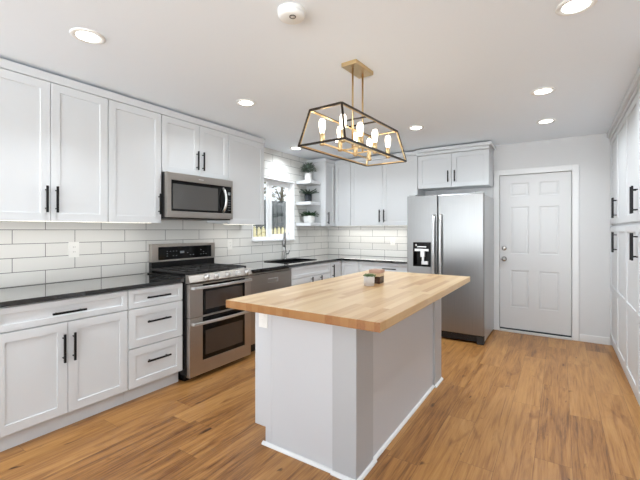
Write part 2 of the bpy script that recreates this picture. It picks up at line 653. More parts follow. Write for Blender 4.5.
# casing, jamb and sill
mb = MB()
mb.box(2.608, 2.677, BACK - 0.016, BACK, 0.0, 2.11)
mb.box(3.469, 3.538, BACK - 0.016, BACK, 0.0, 2.11)
mb.box(2.677, 3.469, BACK - 0.016, BACK, 2.04, 2.11)
struct('trim_1', mb, 'trim', None, 0.005)
mb = MB().box(2.677, 3.469, BACK - 0.03, BACK + 0.11, 0.0, 0.028)
struct('trim_2', mb, 'threshold', None, 0.004)
mb = MB().box(2.66, 3.49, BACK + 0.12, BACK + 0.14, 0.0, 2.1)
struct('trim_3', mb, 'trim')

# window over the sink
mb = MB()
xw0, xw1 = -0.125, -0.075
fr = 0.035
mb.box(xw0, xw1, WY0, WY0 + fr, WZ0, WZ1)
mb.box(xw0, xw1, WY1 - 0.020, WY1, WZ0, WZ1)
mb.box(xw0, xw1, WY0, WY1, WZ0, WZ0 + 0.04)
mb.box(xw0, xw1, WY0, WY1, WZ1 - 0.035, WZ1)
w1 = struct('window_1', mb, 'vinyl', None, 0.004)
mb = MB()
mb.box(-0.098, -0.070, 3.775, 3.82, WZ0 + 0.04, WZ1 - 0.035)
mb.box(-0.110, -0.085, 3.83, 3.885, WZ0 + 0.04, WZ1 - 0.035)
mb.box(-0.110, -0.085, 3.885, WY1 - 0.020, WZ0 + 0.04, WZ0 + 0.075)
mb.box(-0.110, -0.085, 3.885, WY1 - 0.020, WZ1 - 0.075, WZ1 - 0.035)
mb.box(-0.110, -0.085, 4.260, WY1 - 0.020, WZ0 + 0.075, WZ1 - 0.075)
link_obj('sash_frame', mb, 'vinyl', w1, 0.003)
mb = MB().box(-0.100, -0.096, 3.87, 4.270, WZ0 + 0.06, WZ1 - 0.06)
link_obj('pane', mb, 'glass', w1)
mb = MB().box(-0.086, -0.082, WY0 + 0.02, 3.79, WZ0 + 0.03, WZ1 - 0.03)
link_obj('pane', mb, 'glass', w1)
mb = MB()
mb.box(-0.075, 0.024, WY0 - 0.02, WY1 + 0.0, WZ0 - 0.018, WZ0 + 0.004)
link_obj('window_sill', mb, 'vinyl', w1, 0.003)
mb = MB()
mb.box(-0.075, 0.004, WY1 - 0.012, WY1 + 0.004, WZ0, WZ1)
mb.box(-0.075, 0.004, WY0, WY1, WZ1 - 0.008, WZ1 + 0.004)
mb.box(-0.075, 0.004, WY0 - 0.004, WY0 + 0.012, WZ0, WZ1)
link_obj('jamb_lining', mb, 'vinyl', w1, 0.002)

# crown boards over the cabinets, with the shadow gap under the ceiling
mb = MB().box(0.002, 0.356, 0.60, 3.25, 2.366, 2.426)
struct('trim_4', mb, 'cab', None, 0.004)
mb = MB()
mb.box(0.002, 0.352, 4.612, BACK - 0.002, 2.366, 2.424)
mb.box(0.352, 1.69, 4.892, BACK - 0.002, 2.366, 2.424)
mb.box(1.69, 2.61, 4.872, BACK - 0.002, 2.345, 2.385)
mb.box(1.69, 2.64, 4.845, BACK - 0.002, 2.385, 2.427)
struct('trim_5', mb, 'cab', None, 0.008)
mb = MB()
mb.box(3.822, RIGHT - 0.002, 2.86, BACK - 0.002, 2.352, 2.385)
mb.box(3.800, RIGHT - 0.002, 2.84, BACK - 0.002, 2.385, 2.443)
struct('trim_6', mb, 'cab', None, 0.006)

# ------------------------------------------------------------------ cabinets
def carcass(parent, x0, x1, y0, y1, z0, z1, mat='cab'):
    return link_obj('carcass', MB().box(x0, x1, y0, y1, z0, z1), mat, parent, 0.001)

def door(parent, T, u0, u1, z0, z1, handle=None, hl=0.185, name='door', rail=0.058, mids=()):
    g = 0.0018
    if not mids:
        mb = MB().shaker(T, u0 + g, u1 - g, z0 + g, z1 - g, rail=min(rail, (z1 - z0) * 0.27))
    else:
        us = [u0 + g, u0 + rail, u1 - rail, u1 - g]
        zs = [z0 + g, z0 + rail]
        for m in mids:
            zs += [m - rail / 2, m + rail / 2]
        zs += [z1 - rail, z1 - g]
        mb = MB().relief(T, us, zs, lambda i, j: 0.011 if i == 1 and j % 2 == 1 else 0.02, 0.0)
    o = link_obj(name, mb, 'cab', parent, 0.0018)
    if handle:
        u, z, vert = handle
        pull(T, 0.02, u, z, hl, vert, o)
    return o

UB, UT = 1.385, 2.364
T = left_face(0.330)
def upper(label, y0, y1, z0=UB, doors=(), group='white wall cabinets over the range run'):
    t = thing('wall_cabinet', label, 'cabinet', (0.165, (y0 + y1) / 2, z0), group)
    carcass(t, 0.003, 0.330, y0 + 0.001, y1 - 0.001, z0 + (0.014 if z0 < 1.6 else 0.0), UT)
    for a, b, h in doors:
        door(t, T, a, b, z0, UT, h)
    return t
upper('white two-door wall cabinet at the left edge of the photo with paired black pulls', 0.61, 1.401, UB,
      [(0.612, 1.007, (0.976, 1.54, True)), (1.007, 1.400, (1.038, 1.54, True))])
upper('white single-door wall cabinet immediately left of the microwave', 1.401, 1.868, UB,
      [(1.403, 1.866, (1.836, 1.555, True))])
upper('short white two-door wall cabinet directly above the microwave', 1.868, 2.665, 1.852,
      [(1.870, 2.282, (2.247, 2.005, True)), (2.282, 2.663, (2.315, 2.005, True))])
upper('white wall cabinet with no visible pull between microwave and window', 2.665, 3.24, UB,
      [(2.668, 3.236, None)])
# corner unit on the left wall, past the shelves
t = thing('wall_cabinet', 'narrow white corner wall cabinet beside the plant shelves, with one black pull', 'cabinet', (0.165, 4.75, UB))
carcass(t, 0.003, 0.330, 4.622, BACK - 0.003, UB, UT)
door(t, T, 4.624, 4.898, UB, UT, (4.672, 1.507, True))

TB = back_face(4.92)
def upper_back(label, x0, x1, z0, doors, hl=0.185):
    t = thing('wall_cabinet', label, 'cabinet', ((x0 + x1) / 2, 5.08, z0), 'white wall cabinets on the back wall')
    carcass(t, x0 + 0.001, x1 - 0.001, 4.920, BACK - 0.003, z0 + (0.014 if z0 < 1.6 else 0.0), UT if z0 < 1.6 else 2.344)
    for a, b, h in doors:
        door(t, TB, a, b, z0, UT if z0 < 1.6 else 2.343, h, hl)
    return t
upper_back('slim white wall cabinet filling the inside corner of the back wall, no pull', 0.354, 0.634, UB, [(0.356, 0.633, None)])
upper_back('tall white two-door wall cabinet on the back wall left of the refrigerator', 0.634, 1.690, UB,
           [(0.636, 1.162, (1.127, 1.530, True)), (1.162, 1.688, (1.197, 1.530, True))])
upper_back('short white two-door wall cabinet above the steel refrigerator', 1.692, 2.602, 1.893,
           [(1.694, 2.147, (2.105, 2.035, True)), (2.147, 2.600, (2.189, 2.035, True))], 0.15)

# base units
CT0, CT1 = 0.875, 0.906
TL = left_face(0.600)
def base_left(label, y0, y1, group='white base cabinets along the left wall', open_top=False):
    t = thing('base_cabinet', label, 'cabinet', (0.30, (y0 + y1) / 2, 0), group)
    if open_top:
        mb = MB().relief(lambda u, d, z: (u, z, d), [0.003, 0.020, 0.582, 0.600], [y0 + 0.001, y0 + 0.019, y1 - 0.019, y1 - 0.001],
                         lambda i, j: 0.125 if (i, j) == (1, 1) else CT0, 0.105)
        link_obj('carcass', mb, 'cab', t, 0.001)
    else:
        carcass(t, 0.003, 0.600, y0 + 0.001, y1 - 0.001, 0.105, CT0)
    link_obj('toe_kick', MB().box(0.50, 0.555, y0 + 0.001, y1 - 0.001, 0.0, 0.105), 'cab', t)
    return t
t = base_left('white base cabinet with one wide drawer over two doors at the left edge', 0.612, 1.410)
door(t, TL, 0.614, 1.408, 0.722, 0.868, (1.005, 0.787, False), 0.20, 'drawer', 0.045)
door(t, TL, 0.614, 1.004, 0.112, 0.718, (0.974, 0.552, True))
door(t, TL, 1.004, 1.408, 0.112, 0.718, (1.034, 0.552, True))
t = base_left('white base cabinet of three stacked drawers left of the range', 1.410, 1.892)
door(t, TL, 1.412, 1.890, 0.722, 0.868, (1.650, 0.795, False), 0.205, 'drawer', 0.045)
door(t, TL, 1.412, 1.890, 0.418, 0.718, (1.652, 0.606, False), 0.205, 'drawer', 0.058)
door(t, TL, 1.412, 1.890, 0.112, 0.414, (1.652, 0.296, False), 0.205, 'drawer', 0.058)
t = base_left('white sink base cabinet with a false front over two doors under the window', 3.420, 4.335, open_top=True)
door(t, TL, 3.422, 4.333, 0.722, 0.868, None, 0, 'drawer', 0.045)
door(t, TL, 3.422, 3.878, 0.112, 0.718, (3.842, 0.62, True))
door(t, TL, 3.878, 4.333, 0.112, 0.718, (4.060, 0.62, True))
t = base_left('narrow white base cabinet with a vertical pull between sink base and inside corner', 4.337, 4.640)
door(t, TL, 4.339, 4.634, 0.112, 0.868, (4.38, 0.74, True))

TBB = back_face(4.655)
def base_back(label, x0, x1):
    t = thing('base_cabinet', label, 'cabinet', ((x0 + x1) / 2, 4.95, 0), 'white base cabinets along the back wall')
    carcass(t, x0 + 0.001, x1 - 0.001, 4.655, BACK - 0.003, 0.105, CT0)
    link_obj('toe_kick', MB().box(x0 + 0.001, x1 - 0.001, 4.700, 4.755, 0.0, 0.105), 'cab', t)
    return t
t = base_back('plain white corner base cabinet without a pull where the two counters meet', 0.622, 0.915)
door(t, TBB, 0.6225, 0.913, 0.112, 0.868)
t = base_back('white base cabinet with a drawer pull next to the refrigerator, mostly behind the island', 0.915, 1.69)
door(t, TBB, 0.917, 1.688, 0.722, 0.868, (1.39, 0.79, False), 0.20, 'drawer', 0.045)
door(t, TBB, 0.917, 1.302, 0.112, 0.718, (1.268, 0.55, True))
door(t, TBB, 1.302, 1.688, 0.112, 0.718, (1.337, 0.55, True))

# pantry wall on the right
TP = right_face(3.850)
def pantry(label, y0, ym, y1):
    t = thing('pantry_cabinet', label, 'cabinet', (4.15, (y0 + y1) / 2, 0), 'tall white pantry cabinets on the right')
    carcass(t, 3.850, RIGHT - 0.003, y0 + 0.001, y1 - 0.001, 0.0, 2.352)
    for a, b, hu in ((y0 + 0.001, ym, ym - 0.034), (ym, y1 - 0.001, ym + 0.034)):
        door(t, TP, a, b, 1.388, 2.345, (hu, 1.55, True), 0.205)
        door(t, TP, a, b, 0.085, 1.366, (hu, 1.20, True), 0.205, 'door', 0.058, (0.675,))
    return t
pantry('tall white four-door pantry cabinet touching the back wall, right of the door', 4.060, 4.655, 5.246)
pantry('tall white four-door pantry cabinet at the right edge of the photo', 2.864, 3.462, 4.058)

# counters
mb = MB().box(0.002, 0.636, 0.60, 1.896, CT0, CT1)
tag(link_obj('countertop', mb, 'stone', None, 0.003), 'straight black polished stone countertop left of the range', 'countertop', 'black stone countertops')
TC = lambda u, d, z: (u, z, d)
xs = [0.002, 0.1375, 0.4625, 0.636, 1.695]
ys = [2.668, 3.5275, 4.1525, 4.612, BACK - 0.002]
def ch(i, j):
    if (i, j) == (1, 1):
        return None
    if i == 3 and j < 3:
        return None
    return CT1
mb = MB().relief(TC, xs, ys, ch, CT0)
tag(link_obj('countertop', mb, 'stone', None, 0.003), 'L-shaped black polished stone countertop around the sink and back corner', 'countertop', 'black stone countertops')

# sink, hung in the cut-out
mb = MB()
sx0, sx1, sy0, sy1, sz = 0.110, 0.490, 3.500, 4.180, 0.66
TS = lambda u, d, z: (u, z, d)
ri = 0.030
def sink_h(i, j):
    if i in (0, 4) or j in (0, 4):
        return CT1 + 0.007
    return None if (i, j) == (2, 2) else CT1 + 0.007
mb.relief(TS, [sx0, sx0 + ri, sx0 + ri + 0.012, sx1 - ri - 0.012, sx1 - ri, sx1],
          [sy0, sy0 + ri, sy0 + ri + 0.012, sy1 - ri - 0.012, sy1 - ri, sy1], sink_h, CT1 + 0.0005)
mb.relief(TS, [sx0 + ri, sx0 + ri + 0.012, sx1 - ri - 0.012, sx1 - ri], [sy0 + ri, sy0 + ri + 0.012, sy1 - ri - 0.012, sy1 - ri],
          lambda i, j: sz + 0.01 if (i, j) == (1, 1) else CT1 + 0.0004, sz)
sk = tag(link_obj('sink', mb, 'sinkblack', None, 0.003), 'black drop-in sink set into the counter below the window', 'sink')
mb = MB().lathe((0.30, 3.84, sz + 0.010), [(0.045, 0), (0.045, 0.003), (0.03, 0.004), (0, 0.002)], 20)
link_obj('drain', mb, 'chrome', sk)

# faucet
fx, fy = 0.060, 4.005
t = thing('faucet', 'chrome gooseneck faucet standing behind the sink', 'faucet', (fx, fy, CT1))
mb = MB().lathe((fx, fy, CT1), [(0.030, 0), (0.030, 0.008), (0.021, 0.014), (0.021, 0.12), (0.017, 0.135), (0.013, 0.15)], 20)
link_obj('base', mb, 'faucet_steel', t)
pts = [(fx, fy, CT1 + 0.14), (fx, fy, CT1 + 0.30)]
dx, dy = 0.55, -0.835
for i in range(1, 13):
    a = math.pi * i / 12
    rr = 0.085
    s = rr - rr * math.cos(a)
    pts.append((fx + dx * s, fy + dy * s, CT1 + 0.30 + rr * math.sin(a)))
ex, ey = fx + dx * 0.17, fy + dy * 0.17
mb = MB().tube(pts, 0.0105, 12)
link_obj('neck', mb, 'faucet_steel', t)
mb = MB().lathe((ex, ey, CT1 + 0.185), [(0.016, 0), (0.019, 0.01), (0.017, 0.07), (0.0125, 0.118)], 16)
link_obj('spray_head', mb, 'faucet_steel', t)
mb = MB().tube([(fx, fy, CT1 + 0.075), (fx + 0.02, fy + 0.045, CT1 + 0.08), (fx + 0.028, fy + 0.07, CT1 + 0.125)], [0.011, 0.009, 0.006], 10)
link_obj('lever', mb, 'faucet_steel', t)

# ------------------------------------------------------------------ range
t = thing('range', 'stainless steel double-oven gas range set between the white base cabinets', 'range', (0.34, 2.282, 0))
ry0, ry1 = 1.902, 2.662
mb = MB().box(0.016, 0.640, ry0, ry1, 0.06, 0.900)
link_obj('body', mb, 'enamel', t, 0.003)
mb = MB().box(0.06, 0.600, ry0 + 0.02, ry1 - 0.02, 0.0, 0.06)
link_obj('base', mb, 'enamel', t)
mb = MB().box(0.070, 0.640, ry0, ry1, 0.900, 0.918)
link_obj('cooktop', mb, 'enamel', t, 0.004)
TR = left_face(0.640)
# sloped control panel
mb = MB()
prof = [(0.640, 0.862), (0.688, 0.862), (0.700, 0.872), (0.676, 0.930), (0.640, 0.934)]
for a, b in ((ry0, ry1),):
    va = [mb.bm.verts.new((x, a, z)) for x, z in prof]
    vb = [mb.bm.verts.new((x, b, z)) for x, z in prof]
    mb.bm.faces.new(va); mb.bm.faces.new(vb[::-1])
    for i in range(5):
        mb.bm.faces.new((va[i], va[(i + 1) % 5], vb[(i + 1) % 5], vb[i]))
cp = link_obj('control_panel', mb, 'steel', t, 0.002)
nrm = Vector((0.058, 0, 0.024)).normalized()
for yk in (2.085, 2.200, 2.340, 2.460, 2.590):
    mb = MB().lathe((0.688, yk, 0.900), [(0.024, 0), (0.024, 0.006), (0.019, 0.010), (0.018, 0.030), (0.016, 0.034), (0, 0.034)], 20, nrm)
    c = Vector((0.688, yk, 0.900)) + nrm * 0.034
    mb.bar(c + Vector((0, 0, -0.015)) + nrm * 0.002, c + Vector((-0.006, 0, 0.014)) + nrm * 0.002, 0.007, 0.006, nrm)
    link_obj('knob', mb, 'bright', cp)
# burners and grates
for bx, by in ((0.21, 2.08), (0.21, 2.48), (0.48, 2.08), (0.48, 2.48), (0.35, 2.282)):
    mb = MB().lathe((bx, by, 0.918), [(0.05, 0), (0.05, 0.006), (0.034, 0.010), (0.034, 0.018), (0, 0.020)], 20)
    link_obj('burner', mb, 'iron', t)
for g0, g1 in ((ry0 + 0.015, ry0 + 0.255), (ry0 + 0.262, ry0 + 0.498), (ry0 + 0.505, ry0 + 0.745)):
    mb = MB()
    za, zb = 0.940, 0.956
    xa, xb = 0.085, 0.630
    for yy in (g0, (g0 + g1) / 2 - 0.006, g1 - 0.012):
        mb.box(xa, xb, yy, yy + 0.012, za, zb)
    for xx in (xa, 0.21, 0.35, 0.48, xb - 0.012):
        mb.box(xx, xx + 0.012, g0 + 0.0005, g1 - 0.0005, za + 0.001, zb - 0.001)
    for xx in (xa, xb - 0.014):
        for yy in (g0, g1 - 0.014):
            mb.box(xx, xx + 0.014, yy, yy + 0.014, 0.918, za)
    link_obj('grate', mb, 'iron', t, 0.002)
# ovens
def oven(z0, z1, gz0, gz1, wz0, wz1, hz):
    mb = MB().relief(TR, [ry0 + 0.010, 2.050, 2.572, ry1 - 0.004], [z0, gz0, gz1, z1], lambda i, j: 0.041 if (i, j) == (1, 1) else 0.045, 0.002)
    o = link_obj('oven_door', mb, 'steel', t, 0.003)
    g = MB().tbox(TR, 2.0515, 2.5705, 0.0415, 0.0445, gz0 + 0.0015, gz1 - 0.0015)
    g = link_obj('door_glass', g, 'blackglass', o)
    w = MB().tbox(TR, 2.080, 2.540, 0.0446, 0.0452, wz0, wz1)
    link_obj('oven_window', w, 'ovenglass', o)
    h = MB()
    hp = []
    for i in range(13):
        s = i / 12
        hp.append(TR(ry0 + 0.03 + s * (ry1 - ry0 - 0.05), 0.072 + 0.022 * math.sin(math.pi * s), hz))
    for a, b in zip(hp, hp[1:]):
        pass
    n = len(hp)
    rings = []
    for p in hp:
        rings.append([h.bm.verts.new((p[0] + a, p[1], p[2] + b)) for a, b in ((-0.008, -0.014), (0.008, -0.012), (0.008, 0.012), (-0.008, 0.014))])
    for A, B in zip(rings, rings[1:]):
        for i in range(4):
            h.bm.faces.new((A[i], A[(i + 1) % 4], B[(i + 1) % 4], B[i]))
    h.bm.faces.new(rings[0]); h.bm.faces.new(rings[-1])
    for yy in (ry0 + 0.035, ry1 - 0.026):
        h.tbox(TR, yy - 0.010, yy + 0.010, 0.0455, 0.072, hz - 0.012, hz + 0.012)
    link_obj('handle', h, 'bright', o, 0.003)
oven(0.562, 0.850, 0.562 + 0.004, 0.842, 0.612, 0.775, 0.818)
oven(0.045, 0.556, 0.165, 0.550, 0.205, 0.425, 0.505)
# backguard with the display
mb = MB().box(0.016, 0.060, ry0 + 0.052, ry1 + 0.058, 0.908, 1.012)
link_obj('back_riser', mb, 'enamel', t, 0.002)
mb = MB()
T0 = left_face(0.016)
mb.relief(T0, [ry0 + 0.050, ry0 + 0.118, ry1 + 0.008, ry1 + 0.060], [1.012, 1.028, 1.156, 1.185], lambda i, j: 0.048 if (i, j) == (1, 1) else 0.052, 0.0)
bgd = link_obj('backguard', mb, 'steel', t, 0.004)
mb = MB().tbox(T0, ry0 + 0.120, ry1 + 0.006, 0.0485, 0.0525, 1.0295, 1.1545)
ds = link_obj('display', mb, 'blackglass', bgd)
rnd = random.Random(3)
for yy in (2.11, 2.145, 2.18, 2.215, 2.35, 2.385, 2.42, 2.52, 2.555, 2.59):
    for zz in (1.062, 1.085, 1.108):
        if rnd.random() < 0.6:
            link_obj('button_mark', MB().tbox(T0, yy, yy + 0.014, 0.0525, 0.0529, zz, zz + 0.005), 'plasticgrey', bgd)
link_obj('clock_digits', MB().tbox(T0, 2.265, 2.315, 0.0525, 0.0529, 1.085, 1.108), 'plasticgrey', bgd)

# ------------------------------------------------------------------ microwave
t = thing('microwave', 'stainless over-the-range microwave hung under the short wall cabinet', 'microwave', (0.2, 2.262, 1.428))
my0, my1 = 1.872, 2.660
mz0, mz1 = 1.428, 1.847
mb = MB().box(0.004, 0.385, my0, my1, mz0, mz1)
link_obj('body', mb, 'plasticblack', t, 0.003)
TM = left_face(0.386)
mb = MB().relief(TM, [my0, my0 + 0.045, my1 - 0.022, my1], [mz0 + 0.012, mz0 + 0.070, mz1 - 0.068, mz1], lambda i, j: 0.030 if (i, j) == (1, 1) else 0.036, 0.0)
fr = link_obj('front_frame', mb, 'steel_mw', t, 0.004)
mb = MB().tbox(TM, my0 + 0.046, my1 - 0.023, 0.0305, 0.0350, mz0 + 0.071, mz1 - 0.069)
gl = link_obj('door_glass', mb, 'blackglass', fr)
mb = MB().tbox(TM, my0 + 0.060, 2.455, 0.0352, 0.0358, mz0 + 0.090, mz1 - 0.100)
link_obj('window', mb, 'mwglass', fr)
link_obj('clock_display', MB().tbox(TM, 2.590, 2.624, 0.0351, 0.0356, 1.690, 1.722), 'plasticgrey', fr)
for r_ in range(5):
    for c_ in range(3):
        link_obj('button_mark', MB().tbox(TM, 2.590 + c_ * 0.013, 2.597 + c_ * 0.013, 0.0351, 0.0355, 1.530 + r_ * 0.026, 1.536 + r_ * 0.026), 'plasticgrey', fr)
hp = []
for i in range(13):
    s = i / 12
    hp.append(TM(2.520, 0.038 + 0.050 * math.sin(math.pi * s) ** 0.7, 1.512 + s * 0.245))
mb = MB().tube(hp, 0.013, 12)
link_obj('handle', mb, 'bright', fr)
mb = MB().tbox(TM, 2.215, 2.275, 0.0362, 0.0366, 1.808, 1.816)
link_obj('badge', mb, 'bright', fr)

# ------------------------------------------------------------------ dishwasher
t = thing('dishwasher', 'stainless dishwasher between the range and the sink base', 'dishwasher', (0.31, 3.03, 0))
mb = MB().box(0.02, 0.598, 2.674, 3.412, 0.09, 0.868)
link_obj('body', mb, 'plasticblack', t)
mb = MB().tbox(TL, 2.678, 3.408, 0.0, 0.030, 0.848, 0.862)
link_obj('control_strip', mb, 'steel_mw', t, 0.002)
us = [2.678, 2.985, 3.155, 3.408]
zs = [0.115, 0.735, 0.785, 0.840]
mb = MB().relief(TL, us, zs, lambda i, j: 0.008 if (i, j) == (1, 1) else 0.032, 0.0)
dd = link_obj('door', mb, 'steel_mw', t, 0.003)
mb = MB().tbox(TL, 2.985, 3.155, 0.024, 0.036, 0.776, 0.786)
mb.tbox(TL, 3.146, 3.156, 0.024, 0.036, 0.735, 0.786)
link_obj('pocket_handle', mb, 'bright', dd, 0.001)
mb = MB().box(0.30, 0.54, 2.68, 3.405, 0.0, 0.09)
link_obj('toe_kick', mb, 'plasticblack', t)

# ------------------------------------------------------------------ refrigerator
t = thing('refrigerator', 'stainless side-by-side refrigerator with a water dispenser beside the entry door', 'refrigerator', (2.167, 4.85, 0))
mb = MB().box(1.716, 2.618, 4.490, 5.188, 0.03, 1.735)
link_obj('case', mb, 'fside', t, 0.004)
TF = back_face(4.486)
mb = MB().relief(TF, [1.714, 1.793, 2.013, 2.094], [0.105, 0.870, 1.168, 1.752], lambda i, j: 0.012 if (i, j) == (1, 1) else 0.070, 0.0)
ld = link_obj('freezer_door', mb, 'fsteel', t, 0.006)
mb = MB().tbox(TF, 2.102, 2.620, 0.0, 0.070, 0.105, 1.752)
rd = link_obj('fridge_door', mb, 'fsteel', t, 0.010)
for d_, hx in ((ld, 2.058), (rd, 2.140)):
    hp = [TF(hx, 0.070, 1.500)]
    for i in range(15):
        s = i / 14
        hp.append(TF(hx, 0.098 + 0.022 * math.sin(math.pi * s), 1.505 - 0.95 * s))
    hp.append(TF(hx, 0.070, 0.550))
    link_obj('handle', MB().tube(hp, 0.0165, 14), 'bright', d_)
# dispenser: black surround, control band, paddle and spout in the recess
mb = MB()
mb.relief(TF, [1.792, 1.806, 2.000, 2.014], [0.869, 0.884, 1.070, 1.169], lambda i, j: 0.018 if (i, j) == (1, 1) else 0.073, 0.0125)
dp = link_obj('dispenser', mb, 'blackglass', t, 0.003)
mb = MB().tbox(TF, 1.815, 1.990, 0.0735, 0.080, 1.060, 1.090)
mb.tbox(TF, 1.845, 1.960, 0.0735, 0.076, 1.108, 1.122)
mb.lathe(TF(1.832, 0.0735, 1.135), [(0.012, 0), (0.012, 0.004), (0, 0.005)], 16, (0, -1, 0))
link_obj('dispenser_trim', mb, 'bright', dp, 0.002)
mb = MB().tbox(TF, 1.880, 1.935, 0.020, 0.060, 0.985, 1.060)
mb.tbox(TF, 1.892, 1.922, 0.030, 0.040, 0.910, 0.985)
mb.tbox(TF, 1.892, 1.975, 0.022, 0.055, 0.892, 0.935)
link_obj('dispenser_paddle', mb, 'bright', dp, 0.003)
mb = MB().tbox(TF, 1.720, 2.540, -0.030, 0.030, 0.022, 0.098)
for zz in (0.04, 0.055, 0.07):
    mb.tbox(TF, 1.74, 2.52, 0.030, 0.033, zz, zz + 0.006)
link_obj('base_grille', mb, 'plasticblack', t, 0.003)
mb = MB().tbox(TF, 2.540, 2.616, -0.060, 0.055, 0.0, 0.098)
link_obj('foot_cover', mb, 'iron', t, 0.004)
mb = MB().tbox(TF, 1.725, 1.80, -0.060, 0.020, 0.0, 0.0219)
link_obj('foot', mb, 'plasticblack', t)
for hx in (1.73, 2.52):
    mb = MB().tbox(TF, hx, hx + 0.085, -0.10, 0.045, 1.7525, 1.772)
    link_obj('hinge_cover', mb, 'fside', t, 0.004)
for yy in (5.10,):
    mb = MB().box(1.75, 2.58, 5.06, 5.16, 0.0, 0.03)
    link_obj('rear_foot', mb, 'plasticblack', t)

# ------------------------------------------------------------------ island
t = thing('kitchen_island', 'white panelled kitchen island base with square corner posts', 'kitchen island', (2.10, 2.40, 0))
IZ = 0.875
mb = MB().box(1.740, 2.444, 1.607, 3.190, 0.105, IZ)
mb.box(1.826, 2.444, 1.607, 3.190, 0.0, 0.105)
link_obj('carcass', mb, 'island', t, 0.001)
mb = MB()
mb.box(1.736, 1.873, 1.600, 1.6065, 0.1055, IZ)
mb.box(1.822, 1.873, 1.600, 1.6065, 0.0, 0.105)
link_obj('end_stile', mb, 'island', t, 0.001)
mb = MB().box(1.8745, 2.309, 1.5995, 1.6065, 0.0, IZ)
link_obj('end_panel', mb, 'island', t, 0.0015)
mb = MB().box(2.311, 2.458, 1.590, 1.800, 0.0, IZ)
part_label(link_obj('corner_post', mb, 'post', t, 0.0025), 'slightly greyer square post')
mb = MB().box(2.320, 2.466, 3.005, 3.205, 0.0, IZ)
part_label(link_obj('corner_post', mb, 'post', t, 0.0025), 'slightly greyer square post')
mb = MB().box(2.4445, 2.448, 1.801, 3.004, 0.0, IZ)
link_obj('side_panel', mb, 'island', t, 0.001)
def qround(mb, p, q, out, r=0.017, n=5):
    p, q, o = Vector(p), Vector(q), Vector(out)
    pr = [(0, 0)] + [(r * math.cos(a * math.pi / 2 / n), r * math.sin(a * math.pi / 2 / n)) for a in range(n + 1)]
    A = [mb.bm.verts.new(p + o * a + Vector((0, 0, b))) for a, b in pr]
    B = [mb.bm.verts.new(q + o * a + Vector((0, 0, b))) for a, b in pr]
    mb.bm.faces.new(A); mb.bm.faces.new(B[::-1])
    for i in range(len(A)):
        j = (i + 1) % len(A)
        mb.bm.faces.new((A[i], A[j], B[j], B[i]))
mb = MB()
qround(mb, (1.805, 1.5985, 0.0005), (2.310, 1.5985, 0.0005), (0, -1, 0))
qround(mb, (2.310, 1.5890, 0.0005), (2.475, 1.5890, 0.0005), (0, -1, 0))
qround(mb, (2.4590, 1.572, 0.0005), (2.4590, 1.815, 0.0005), (1, 0, 0))
qround(mb, (2.4485, 1.803, 0.0005), (2.4485, 3.004, 0.0005), (1, 0, 0))
qround(mb, (2.4670, 2.992, 0.0005), (2.4670, 3.205, 0.0005), (1, 0, 0))
part_label(link_obj('base_moulding', mb, 'trim', t), 'bright white quarter-round along the floor')

def outlet(T, u, z, w, h, parent=None):
    a = MB().tbox(T, u - w / 2, u + w / 2, 0.0, 0.005, z - h / 2, z + h / 2)
    o = link_obj('outlet_plate' if parent else 'wall_outlet', a, 'plasticwhite', parent, 0.001)
    for s_ in (-1, 1):
        c = z + s_ * 0.020
        f = link_obj('socket_face', MB().tbox(T, u - 0.017, u + 0.017, 0.0051, 0.0075, c - 0.014, c + 0.014), 'plasticwhite', o, 0.001)
        if not parent:
            for k_ in (-1, 1):
                link_obj('socket_slot', MB().tbox(T, u + k_ * 0.0065 - 0.0012, u + k_ * 0.0065 + 0.0012, 0.0075, 0.0079, c - 0.003, c + 0.006), 'slot', f)
    return o
outlet(back_face(1.5998), 1.806, 0.775, 0.072, 0.112, t)

mb = MB().box(1.729, 2.695, 1.360, 3.272, IZ + 0.0005, 0.920)
tag(link_obj('butcher_block_top', mb, 'butcher', None, 0.003), 'thick maple butcher-block worktop overhanging the white island', 'worktop')

for (T_, u, z, lab, w) in ((left_face(0.0), 1.303, 1.163, 'white outlet plate on the tile above the far left counter', 0.078),
                           (left_face(0.0), 3.010, 1.150, 'white outlet plate on the tile right of the range', 0.075),
                           (back_face(BACK), 1.185, 1.150, 'white outlet plate on the back wall tile left of the refrigerator', 0.075)):
    tag(outlet(T_, u, z, w, 0.125), lab, 'outlet', 'wall outlets in the tile')

# ------------------------------------------------------------------ shelves and plants
for z0, z1, lab in ((2.015, 2.063, 'top white floating shelf, under the round sage plant'),
                    (1.700, 1.748, 'middle white floating shelf, carrying the dark glazed pot'),
                    (1.385, 1.433, 'bottom white floating shelf, carrying the wide white bowl planter')):
    mb = MB().box(0.002, 0.275, 4.335, 4.620, z0, z1)
    tag(link_obj('floating_shelf', mb, 'cab', None, 0.003), lab, 'shelf', 'floating shelves beside the window')

def foliage_ball(mb, c, r, n, lw, ll, rng):
    for i in range(n):
        z = rng.uniform(-0.25, 1.0)
        a = rng.uniform(0, 2 * math.pi)
        q = math.sqrt(max(0, 1 - z * z))
        d = Vector((q * math.cos(a), q * math.sin(a), z))
        s = rng.uniform(0.25, 0.8) * r
        mb.leaf(Vector(c) + d * s, d + Vector((rng.uniform(-.4, .4), rng.uniform(-.4, .4), rng.uniform(-.1, .5))), ll * rng.uniform(.7, 1.1), lw, 0.002, 0.3, 4)

